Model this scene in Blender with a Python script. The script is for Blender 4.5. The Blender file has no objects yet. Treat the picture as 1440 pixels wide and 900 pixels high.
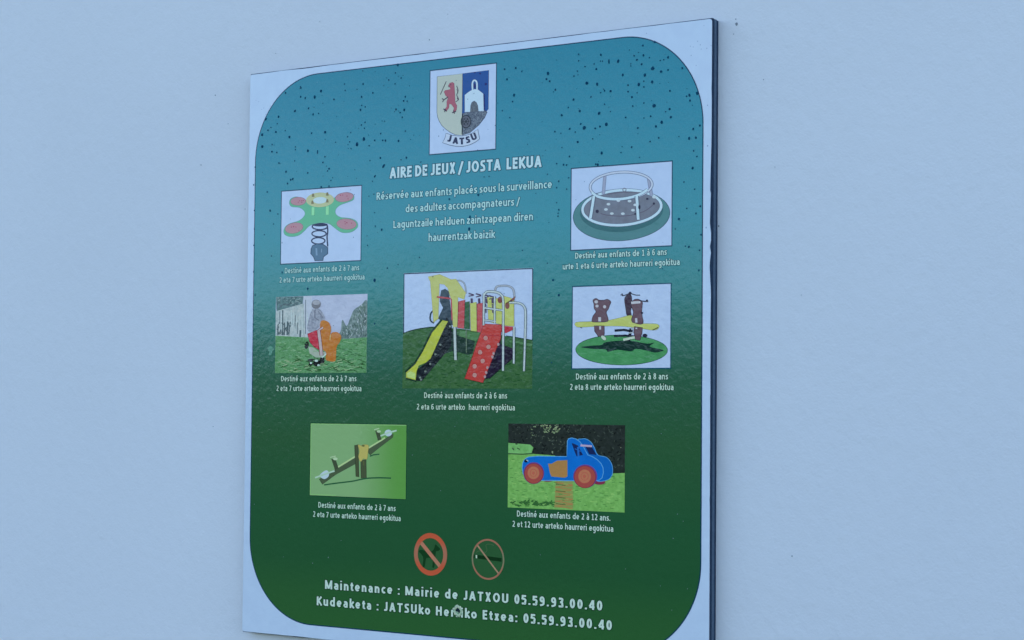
import bpy, bmesh, math, random
import numpy as np
from mathutils import Vector, Matrix
from mathutils.geometry import tessellate_polygon
random.seed(7)
R = math.radians
scn = bpy.context.scene
col = scn.collection

# ---------------------------------------------------------------- camera
# world: X right along the wall, Y into the wall, Z up. The sign's front face is y=0, its centre at z=ZC.
ZC = 1.70
yaw, pit, rol = R(-36.210), R(2.484), R(0.514)
fw = Vector((math.sin(yaw)*math.cos(pit), math.cos(yaw)*math.cos(pit), math.sin(pit)))
r0 = Vector((math.cos(yaw), -math.sin(yaw), 0)); u0 = r0.cross(fw)
rt = r0*math.cos(rol)+u0*math.sin(rol); up = -r0*math.sin(rol)+u0*math.cos(rol)
cd = bpy.data.cameras.new('camera'); cam = bpy.data.objects.new('camera', cd); col.objects.link(cam)
M = Matrix((rt, up, -fw)).transposed().to_4x4()
M.translation = Vector((2.06817, -2.67697, ZC-0.09868))
cam.matrix_world = M
cd.sensor_width = 36; cd.lens = 2876.44/1440*36; cd.clip_start = .05; cd.clip_end = 2000
scn.camera = cam

# ---------------------------------------------------------------- sky and sun (wall stands in shade, lit by blue sky)
SUN_EL, SUN_AZ = R(16), R(-72)         # the sun is low, off to the left and behind the wall
w = bpy.data.worlds.new('World'); scn.world = w; w.use_nodes = True
nt = w.node_tree; nt.nodes.clear()
sky = nt.nodes.new('ShaderNodeTexSky'); sky.sky_type = 'NISHITA'; sky.sun_disc = False
sky.sun_elevation = SUN_EL; sky.sun_rotation = SUN_AZ
sky.air_density = 0.6; sky.dust_density = 0.1; sky.ozone_density = 1.0; sky.altitude = 0
bg = nt.nodes.new('ShaderNodeBackground'); bg.inputs[1].default_value = 0.15
out = nt.nodes.new('ShaderNodeOutputWorld')
nt.links.new(sky.outputs[0], bg.inputs[0]); nt.links.new(bg.outputs[0], out.inputs[0])
sd = bpy.data.lights.new('sun', 'SUN'); sd.energy = 2.5; sd.angle = R(.5); sd.color = (1, .93, .82)
sun = bpy.data.objects.new('sun', sd); col.objects.link(sun)
sdir = Vector((math.sin(SUN_AZ)*math.cos(SUN_EL), math.cos(SUN_AZ)*math.cos(SUN_EL), math.sin(SUN_EL)))
sun.rotation_euler = sdir.to_track_quat('Z', 'Y').to_euler()
sun.location = (0, 3, 6)
vs = scn.view_settings
vs.view_transform = 'Standard'; vs.look = 'None'; vs.gamma = 1; vs.use_curve_mapping = False
vs.exposure = 2.0

# ---------------------------------------------------------------- helpers
def lin(c):
    c /= 255.0
    return c/12.92 if c <= .04045 else ((c+.055)/1.055)**2.4
WHITE = [lin(v) for v in (156, 190, 231)]      # how a 0.77 white board looks in this blue shade
SHEEN_HI = (0.022, 0.044, 0.062)               # gloss of the lacquer where it mirrors the low sky
SHEEN_LO = (0.0058, 0.0100, 0.0105)              # and where it mirrors the wood and the ground
def pigment(rgb, gl=0.0):                      # colour seen under the blue shade -> colour of the ink itself
    return tuple(min(.9, max(.004, (lin(v)-(l+gl*(h-l)))/W*.77)) for v, h, l, W in zip(rgb, SHEEN_HI, SHEEN_LO, WHITE))

def tag(o, label=None, cat=None, group=None, kind=None):
    if label: o['label'] = label
    if cat: o['category'] = cat
    if group: o['group'] = group
    if kind: o['kind'] = kind
    return o
def mesh_obj(name, verts, faces, mat, parent=None, smooth=False):
    me = bpy.data.meshes.new(name); me.from_pydata([tuple(v) for v in verts], [], faces); me.materials.append(mat)
    if smooth: me.polygons.foreach_set('use_smooth', [True]*len(me.polygons))
    me.update()
    o = bpy.data.objects.new(name, me); col.objects.link(o); o.parent = parent
    return o
def bevel_box(name, lo, hi, bev, mat, parent=None, seg=2):
    bm = bmesh.new(); bmesh.ops.create_cube(bm, size=1)
    for v in bm.verts: v.co = Vector([lo[i]+(v.co[i]+.5)*(hi[i]-lo[i]) for i in range(3)])
    if bev: bmesh.ops.bevel(bm, geom=bm.edges[:], offset=bev, segments=seg, affect='EDGES', profile=.5)
    me = bpy.data.meshes.new(name); bm.to_mesh(me); bm.free(); me.materials.append(mat)
    o = bpy.data.objects.new(name, me); col.objects.link(o); o.parent = parent
    return o

def nodes_mat(name, base, rough=.5, spec=.5):
    m = bpy.data.materials.new(name); m.use_nodes = True
    b = m.node_tree.nodes['Principled BSDF']
    b.inputs['Base Color'].default_value = (*base, 1); b.inputs['Roughness'].default_value = rough
    b.inputs['Specular IOR Level'].default_value = spec
    return m, m.node_tree, b
def N(t, kind, **kw):
    n = t.nodes.new(kind)
    for k, v in kw.items(): setattr(n, k, v)
    return n
def coords(t):
    g = N(t, 'ShaderNodeNewGeometry'); return g.outputs['Position']
def noise(t, scale, detail=3, rough=.55, vec=None):
    n = N(t, 'ShaderNodeTexNoise'); n.inputs['Scale'].default_value = scale
    n.inputs['Detail'].default_value = detail; n.inputs['Roughness'].default_value = rough
    t.links.new(vec or coords(t), n.inputs['Vector']); return n.outputs['Fac']
def lacquer_bump(t, b):            # orange peel of the printed laminate
    n1 = noise(t, 95, 2, .5); n2 = noise(t, 380, 1, .5)
    m = N(t, 'ShaderNodeMath', operation='MULTIPLY_ADD'); t.links.new(n2, m.inputs[0]); m.inputs[1].default_value = .10; t.links.new(n1, m.inputs[2])
    bp = N(t, 'ShaderNodeBump'); bp.inputs['Strength'].default_value = .5; bp.inputs['Distance'].default_value = .0007
    t.links.new(m.outputs[0], bp.inputs['Height']); t.links.new(bp.outputs[0], b.inputs['Normal'])
def mottle(t, b, c1, c2, scale, lo=.35, hi=.65, detail=3):
    f = noise(t, scale, detail)
    mr = N(t, 'ShaderNodeMapRange'); mr.inputs['From Min'].default_value = lo; mr.inputs['From Max'].default_value = hi
    t.links.new(f, mr.inputs['Value'])
    mx = N(t, 'ShaderNodeMix', data_type='RGBA'); t.links.new(mr.outputs[0], mx.inputs[0])
    mx.inputs[6].default_value = (*c1, 1); mx.inputs[7].default_value = (*c2, 1)
    t.links.new(mx.outputs[2], b.inputs['Base Color'])
_inks = {}
PR = .13; SPEC = .25
def ink(rgb, gl=0.0, rgb2=None, scale=400, detail=3):
    k = (rgb, gl, rgb2, scale)
    if k not in _inks:
        c = pigment(rgb, gl)
        m, t, b = nodes_mat('print_ink', c, PR, SPEC)
        c2 = pigment(rgb2, gl) if rgb2 else tuple(v*.93 for v in c)
        mottle(t, b, c, c2, scale if rgb2 else 700, detail=detail)
        lacquer_bump(t, b)
        _inks[k] = m
    return _inks[k]

def ink_fade(rgb, rgb2, x0, x1):               # a print that fades sideways from one colour to another (board millimetres)
    m, t, b = nodes_mat('print_ink', pigment(rgb), PR, SPEC)
    s_ = N(t, 'ShaderNodeSeparateXYZ'); t.links.new(coords(t), s_.inputs[0])
    r_ = N(t, 'ShaderNodeMapRange', interpolation_type='SMOOTHSTEP'); r_.inputs['From Min'].default_value = x0/1000; r_.inputs['From Max'].default_value = x1/1000
    t.links.new(s_.outputs['X'], r_.inputs['Value'])
    x_ = N(t, 'ShaderNodeMix', data_type='RGBA'); t.links.new(r_.outputs[0], x_.inputs[0])
    x_.inputs[6].default_value = (*pigment(rgb), 1); x_.inputs[7].default_value = (*pigment(rgb2), 1)
    t.links.new(x_.outputs[2], b.inputs['Base Color']); lacquer_bump(t, b)
    return m

def ink_faded_ring(cz, r, bright, dull):       # red print bleached across its middle band
    m, t, b = nodes_mat('print_ink', pigment(dull), PR, SPEC)
    s_ = N(t, 'ShaderNodeSeparateXYZ'); t.links.new(coords(t), s_.inputs[0])
    r_ = N(t, 'ShaderNodeMapRange'); r_.inputs['From Min'].default_value = ZC+(cz-r)/1000; r_.inputs['From Max'].default_value = ZC+(cz+r)/1000
    t.links.new(s_.outputs['Z'], r_.inputs['Value'])
    c_ = N(t, 'ShaderNodeValToRGB'); t.links.new(r_.outputs[0], c_.inputs[0])
    e_ = c_.color_ramp.elements; e_[0].position = 0; e_[1].position = 1
    for p_ in (.22, .42, .62, .82): e_.new(p_)
    for q_, cl in zip(e_, (bright, bright, dull, dull, bright, bright)): q_.color = (*pigment(cl), 1)
    t.links.new(c_.outputs[0], b.inputs['Base Color']); lacquer_bump(t, b)
    return m

# ---------------------------------------------------------------- materials of the wall, board and ground
m_wall, t, b = nodes_mat('painted_render', (.70, .71, .70), .75, .3)
n_big = noise(t, 1.3, 3); n_f = noise(t, 60, 4, .6)
mx = N(t, 'ShaderNodeMath', operation='MULTIPLY_ADD'); t.links.new(n_f, mx.inputs[0]); mx.inputs[1].default_value = .35; t.links.new(n_big, mx.inputs[2])
mr = N(t, 'ShaderNodeMapRange'); mr.inputs['From Min'].default_value = .35; mr.inputs['From Max'].default_value = 1.0
t.links.new(mx.outputs[0], mr.inputs['Value'])
mc = N(t, 'ShaderNodeMix', data_type='RGBA'); t.links.new(mr.outputs[0], mc.inputs[0])
mc.inputs[6].default_value = (.81, .73, .685, 1); mc.inputs[7].default_value = (.87, .785, .735, 1)
t.links.new(mc.outputs[2], b.inputs['Base Color'])
w1 = noise(t, 42, 3, .6); w2 = noise(t, 260, 3, .6)
ma = N(t, 'ShaderNodeMath', operation='MULTIPLY_ADD'); t.links.new(w2, ma.inputs[0]); ma.inputs[1].default_value = .35; t.links.new(w1, ma.inputs[2])
bp = N(t, 'ShaderNodeBump'); bp.inputs['Strength'].default_value = .4; bp.inputs['Distance'].default_value = .003
t.links.new(ma.outputs[0], bp.inputs['Height']); t.links.new(bp.outputs[0], b.inputs['Normal'])

m_white, t, b = nodes_mat('white_laminate', (.83, .835, .85), PR, SPEC); mottle(t, b, (.79, .78, .79), (.75, .74, .76), 30); lacquer_bump(t, b)
m_edge, t, b = nodes_mat('black_board_edge', (.018, .026, .038), .6, .3); mottle(t, b, (.008, .022, .050), (.015, .036, .070), 240)
m_core, t, b = nodes_mat('grey_board_core', (.10, .105, .115), .7, .3); mottle(t, b, (.075, .105, .145), (.10, .135, .18), 300)
m_grass, t, b = nodes_mat('grass_ground', (.05, .07, .03), .9, .2); mottle(t, b, (.03, .05, .02), (.07, .09, .045), 3)
m_wood, t, b = nodes_mat('treeline', (.03, .045, .02), .9, .2); mottle(t, b, (.02, .035, .015), (.05, .065, .03), .4)
m_speck, t, b = nodes_mat('dirt_speck', (.02, .05, .07), .9, .04); mottle(t, b, (.005, .05, .095), (.012, .085, .13), 300)
m_pale, t, b = nodes_mat('pale_speck', (.36, .40, .44), .6, .3); mottle(t, b, (.30, .35, .40), (.42, .46, .5), 300)

m_wspeck, t, b = nodes_mat('wall_speck', (.2, .2, .2), .9, .1); mottle(t, b, (.16, .165, .17), (.34, .33, .32), 300)

# field: printed fade from teal to green, measured down the board
SEEN = [(.50, (50, 128, 162)), (.35, (54, 134, 167)), (.20, (59, 139, 166)), (.10, (64, 134, 150)), (.05, (58, 120, 126)), (.01, (50, 106, 102)),
        (-.05, (41, 90, 74)), (-.15, (41, 86, 62)), (-.28, (34, 83, 59)), (-.36, (34, 82, 57)), (-.42, (39, 87, 56)), (-.50, (42, 91, 55))]
GLOSS_AT = lambda z: min(1, max(0, (z+.02)/.10))
m_field, t, b = nodes_mat('green_print', (.05, .2, .2), PR, SPEC)
sx = N(t, 'ShaderNodeSeparateXYZ'); t.links.new(coords(t), sx.inputs[0])
mr = N(t, 'ShaderNodeMapRange'); mr.inputs['From Min'].default_value = ZC-.5; mr.inputs['From Max'].default_value = ZC+.5
t.links.new(sx.outputs['Z'], mr.inputs['Value'])
cr = N(t, 'ShaderNodeValToRGB'); t.links.new(mr.outputs[0], cr.inputs[0])
els = cr.color_ramp.elements
els[0].position = 0; els[1].position = 1
for z, _c in sorted(SEEN)[1:-1]: els.new(z+.5)
for e, (z, c) in zip(cr.color_ramp.elements, sorted(SEEN)): e.color = (*pigment(c, GLOSS_AT(z)), 1)
hs = N(t, 'ShaderNodeHueSaturation'); t.links.new(cr.outputs[0], hs.inputs['Color'])
mv = N(t, 'ShaderNodeMapRange'); mv.inputs['From Min'].default_value = .3; mv.inputs['From Max'].default_value = .7
mv.inputs['To Min'].default_value = .93; mv.inputs['To Max'].default_value = 1.07
t.links.new(noise(t, 500, 2), mv.inputs['Value']); t.links.new(mv.outputs[0], hs.inputs['Value'])
t.links.new(hs.outputs[0], b.inputs['Base Color']); lacquer_bump(t, b)

# ---------------------------------------------------------------- setting
TH = .0205                      # board thickness
mesh_obj('ground', [(-400, -400, 0), (400, -400, 0), (400, 400, 0), (-400, 400, 0)], [(0, 1, 2, 3)], m_grass)['kind'] = 'structure'
wall = bevel_box('rendered_wall', (-5.0, TH, .004), (4.0, TH+.35, 3.4), .01, m_wall)
tag(wall, 'pale rendered wall with fine rough plaster behind the playground sign', 'wall')
# far wood behind the photographer (only the lacquer of the sign mirrors it)
v, f = [], []
a0, n = R(-178), 150
hs_ = [0]*(n+1)
for i in range(n+1):
    hs_[i] = 1.0*(8.6+1.6*math.sin(i*.31)+1.1*math.sin(i*.83+1)+random.uniform(-.7, .7))
for i in range(n+1):
    a = a0+(R(176))*i/n
    for rr, hh in ((150, 0), (153, hs_[i]*.75), (158, hs_[i]), (166, hs_[i]*.7), (170, 0)):
        v.append((rr*math.cos(a), rr*math.sin(a), hh))
for i in range(n):
    for j in range(4):
        q = i*5+j; f.append((q, q+1, q+6, q+5))
wd = mesh_obj('distant_wood', v, f, m_wood); wd['kind'] = 'structure'

# ---------------------------------------------------------------- the sign
W, H = .9632, 1.0
sign = bpy.data.objects.new('playground_sign', None); col.objects.link(sign); sign.location = (0, TH, ZC)
tag(sign, 'green and teal playground notice board with seven pictures and a white border', 'sign')
def P(x, z, d=0):        # sign plane millimetres -> local coordinates of the sign, d = height of the print layer
    return (x/1000.0, -TH-d, z/1000.0)
bevel_box('back_board', (-W/2+.001, -.0068, -.4992), (W/2-.0006, -.0002, .4985), .0009, m_edge, sign)
bevel_box('core_board', (-W/2+.001, -.0132, -.4995), (W/2-.0001, -.0068, .4990), 0, m_core, sign)
bevel_box('front_board', (-W/2+.0002, -.0196, -.5), (W/2-.0004, -.0132, .5), .0007, m_edge, sign)
def rrect(x0, x1, z0, z1, r, seg=20, ragged=0):
    pts = []
    for cx, cz, a in ((x1-r, z1-r, 0), (x0+r, z1-r, 90), (x0+r, z0+r, 180), (x1-r, z0+r, 270)):
        for i in range(seg+1):
            t_ = R(a+90*i/seg); pts.append((cx+r*math.cos(t_), cz+r*math.sin(t_)))
    return pts
def prism(name, pts, d0, d1, mat, parent, bev=0):
    n = len(pts); bm = bmesh.new()
    A = [bm.verts.new(P(x, z, d1)) for x, z in pts]; B = [bm.verts.new(P(x, z, d0)) for x, z in pts]
    bm.faces.new(A); bm.faces.new(B[::-1])
    for i in range(n): bm.faces.new((A[i], B[i], B[(i+1) % n], A[(i+1) % n]))
    bmesh.ops.recalc_face_normals(bm, faces=bm.faces[:])
    if bev:
        es = [e for e in bm.edges if abs(e.verts[0].co.y+TH+d1) < 1e-6 and abs(e.verts[1].co.y+TH+d1) < 1e-6]
        bmesh.ops.bevel(bm, geom=es, offset=bev, segments=2, affect='EDGES', profile=.5)
    me = bpy.data.meshes.new(name); bm.to_mesh(me); bm.free(); me.materials.append(mat)
    o = bpy.data.objects.new(name, me); col.objects.link(o); o.parent = parent
    return o
# white facing, its edge slightly chipped along the right side
face_pts = rrect(-481.2, 481.0, -499.0, 498.6, 4, 4)
fp = []
for i, (x, z) in enumerate(face_pts):
    fp.append((x, z))
    nx, nz = face_pts[(i+1) % len(face_pts)]
    if abs(nz-z) > 500 and x > 0:
        ks = sorted([random.uniform(-470, 470) for _ in range(26)]+[232, 236, 246, 150, 160, 171, 186, 120, 127], key=lambda q: q if nz > z else -q)
        for q in ks: fp.append((481.0-abs(random.gauss(0, .35))-(1.5 if 118 < q < 250 and random.random() < .6 else 0), q))
    elif abs(nx-x) > 500:
        for k in range(1, 40): fp.append((x+(nx-x)*k/40, z+random.gauss(0, .25)))
prism('white_facing', fp, -.0009, 0, m_white, sign, 0)

# ---- flat print
_dbg = False
def tri(loops):
    return [tuple(x) for x in tessellate_polygon([[Vector((p[0], p[1], 0)) for p in L] for L in loops])]
class Print:
    """collects flat shapes in sign millimetres and links them as one mesh"""
    def __init__(s): s.v = []; s.f = []
    def poly(s, loops, d):
        if not isinstance(loops[0], list): loops = [loops]
        base = len(s.v); fl = [p for L in loops for p in L]
        for p in fl: s.v.append(P(p[0], p[1], d))
        T_ = tri(loops)
        if _dbg:
            ar = lambda L: abs(sum(L[i][0]*L[(i+1) % len(L)][1]-L[(i+1) % len(L)][0]*L[i][1] for i in range(len(L))))/2
            at = sum(ar([fl[a], fl[b_], fl[c]]) for a, b_, c in T_); ap = ar(loops[0])-sum(ar(L) for L in loops[1:])
            if abs(at-ap) > .03*abs(ap): print('TESS', round(at, 1), round(ap, 1), len(fl), loops[0][:2])
        for a, b_, c in T_:
            A, B, C = fl[a], fl[b_], fl[c]
            if (B[0]-A[0])*(C[1]-A[1])-(B[1]-A[1])*(C[0]-A[0]) < 0: b_, c = c, b_
            s.f.append((base+a, base+b_, base+c))
        return s
    def build(s, name, mat, parent): return mesh_obj(name, s.v, s.f, mat, parent)
def stroke_pts(pts, w, closed=False):
    n = len(pts); L, Rr = [], []
    for i in range(n):
        a = pts[(i-1) % n] if (closed or i > 0) else pts[i]
        b_ = pts[(i+1) % n] if (closed or i < n-1) else pts[i]
        dx, dz = b_[0]-a[0], b_[1]-a[1]; l = math.hypot(dx, dz) or 1
        L.append((pts[i][0]-dz/l*w/2, pts[i][1]+dx/l*w/2)); Rr.append((pts[i][0]+dz/l*w/2, pts[i][1]-dx/l*w/2))
    return L, Rr
def smooth(pts, closed=True, k=4):
    n = len(pts); o = []
    rng = range(n) if closed else range(n-1)
    for i in rng:
        g = lambda j: pts[j % n] if closed else pts[max(0, min(n-1, j))]
        p0, p1, p2, p3 = g(i-1), g(i), g(i+1), g(i+2)
        for q in range(k):
            u = q/k
            o.append(tuple(.5*((2*p1[c])+(-p0[c]+p2[c])*u+(2*p0[c]-5*p1[c]+4*p2[c]-p3[c])*u*u+(-p0[c]+3*p1[c]-3*p2[c]+p3[c])*u**3) for c in (0, 1)))
    if not closed: o.append(pts[-1])
    return o
def ell(cx, cy, rx, ry, rot=0, n=28):
    c, s_ = math.cos(R(rot)), math.sin(R(rot)); o = []
    for i in range(n):
        a = 2*math.pi*i/n; x, y = rx*math.cos(a), ry*math.sin(a)
        o.append((cx+x*c-y*s_, cy+x*s_+y*c))
    return o

STEP = .000022
SMALL = {'cobble_lines', 'wheel_spokes', 'lion_details', 'blue_quarter_marks', 'base_highlight', 'table_pegs', 'deck_ring_line', 'deck_holes', 'spring_lights', 'jacket_folds', 'sky_outline', 'ground_edge', 'ground_light', 'slide_rivets', 'rope_net', 'side_hold', 'spring_glint', 'bear_markings', 'grass_edge', 'ground_shadow', 'pivot_marks', 'spring_shade', 'window_post', 'rim_ring', 'handle_bar', 'upright_knob', 'yellow_board_marks', 'spring_coils'}
class Card:
    """a printed picture: the rectangle it fills on the board, and the quad of its own drawing grid"""
    def __init__(s, rect, quad, name, white, parent, label, gl=0.0, outline=(32, 84, 112), border=1.9):
        s.rect, s.quad, s.gl = rect, quad, gl
        s.d = .00030
        x0, x1, z0, z1 = rect
        if border:
            p = Print(); e = border
            p.poly([[(x0-e, z1-e), (x1+e, z1-e), (x1+e, z0+e), (x0-e, z0+e)], [(x0, z1), (x1, z1), (x1, z0), (x0, z0)]], s.d)
        q = Print().poly([(x0, z0), (x1, z0), (x1, z1), (x0, z1)], s.d)
        s.root = q.build(name, white, parent)
        if label: s.root['label'] = label
        if border: p.build('picture_outline', ink(outline, gl), s.root)
        s.layer = 1
    def m(s, p):
        # invert the bilinear quad by Newton steps
        (ax, ay), (bx, by), (cx, cy), (dx, dy) = s.quad
        u = v = .5
        for _ in range(6):
            X = ax*(1-u)*(1-v)+bx*u*(1-v)+cx*u*v+dx*(1-u)*v; Y = ay*(1-u)*(1-v)+by*u*(1-v)+cy*u*v+dy*(1-u)*v
            Xu = (bx-ax)*(1-v)+(cx-dx)*v; Yu = (by-ay)*(1-v)+(cy-dy)*v
            Xv = (dx-ax)*(1-u)+(cx-bx)*u; Yv = (dy-ay)*(1-u)+(cy-by)*u
            D = Xu*Yv-Xv*Yu; ex, ey = p[0]-X, p[1]-Y
            u += (ex*Yv-Xv*ey)/D; v += (Xu*ey-ex*Yu)/D
        u = min(1, max(0, u)); v = min(1, max(0, v))
        x0, x1, z0, z1 = s.rect
        return (x0+u*(x1-x0), z0+v*(z1-z0))
    def shape(s, name, rgb, *items, rgb2=None, scale=400, ol=None, olw=3):
        """items: ('p', pts) polygon, ('s', pts) smooth polygon, ('e', cx, cy, rx, ry[, rot]) ellipse,
           ('l', pts, width) line, ('c', pts, width) smooth line, ('r', cx, cy, rx, ry, width[, rot]) ring"""
        d = s.d+STEP*s.layer
        many = len(items) > 9 or name in SMALL
        if many:                       # tiny alike marks of the print stay one piece of print
            P1 = Print(); P0 = Print()
        for n_, it in enumerate(items):
            if not many: P1 = Print(); P0 = Print()
            if n_: d += .0000012
            k = it[0]
            if k in 'pse':
                pts = list(it[1]) if k == 'p' else smooth(it[1]) if k == 's' else ell(*it[1:])
                if ol is not None:
                    L, Q = stroke_pts(pts, olw*2, True)
                    for i in range(len(pts)):
                        j = (i+1) % len(pts); P0.poly([s.m(q) for q in (L[i], L[j], Q[j], Q[i])], d)
                P1.poly([s.m(q) for q in pts], d+STEP*.5)
            elif k in 'lc':
                pts = it[1] if k == 'l' else smooth(it[1], False)
                L, Q = stroke_pts(pts, it[2])
                if ol is not None:
                    L0, Q0 = stroke_pts(pts, it[2]+olw*2)
                    for i in range(len(pts)-1): P0.poly([s.m(q) for q in (L0[i], L0[i+1], Q0[i+1], Q0[i])], d)
                for i in range(len(pts)-1): P1.poly([s.m(q) for q in (L[i], L[i+1], Q[i+1], Q[i])], d+STEP*.5)
            elif k == 'r':
                rot = it[6] if len(it) > 6 else 0
                pts = ell(it[1], it[2], it[3], it[4], rot, 44)
                for ww, PP, dd in ((it[5]+2*olw if ol is not None else 0, P0, d), (it[5], P1, d+STEP*.5)):
                    if ww:
                        L, Q = stroke_pts(pts, ww, True)
                        for i in range(len(pts)):
                            j = (i+1) % len(pts); PP.poly([s.m(q) for q in (L[i], L[j], Q[j], Q[i])], dd)
            if not many:
                if P0.f: P0.build(name+'_outline', ink(ol, s.gl), s.root)
                P1.build(name, ink(rgb, s.gl, rgb2, scale), s.root)
        if many:
            if P0.f: P0.build(name+'_outline', ink(ol, s.gl), s.root)['kind'] = 'stuff'
            P1.build(name, ink(rgb, s.gl, rgb2, scale), s.root)['kind'] = 'stuff'
        s.layer += 1

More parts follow.
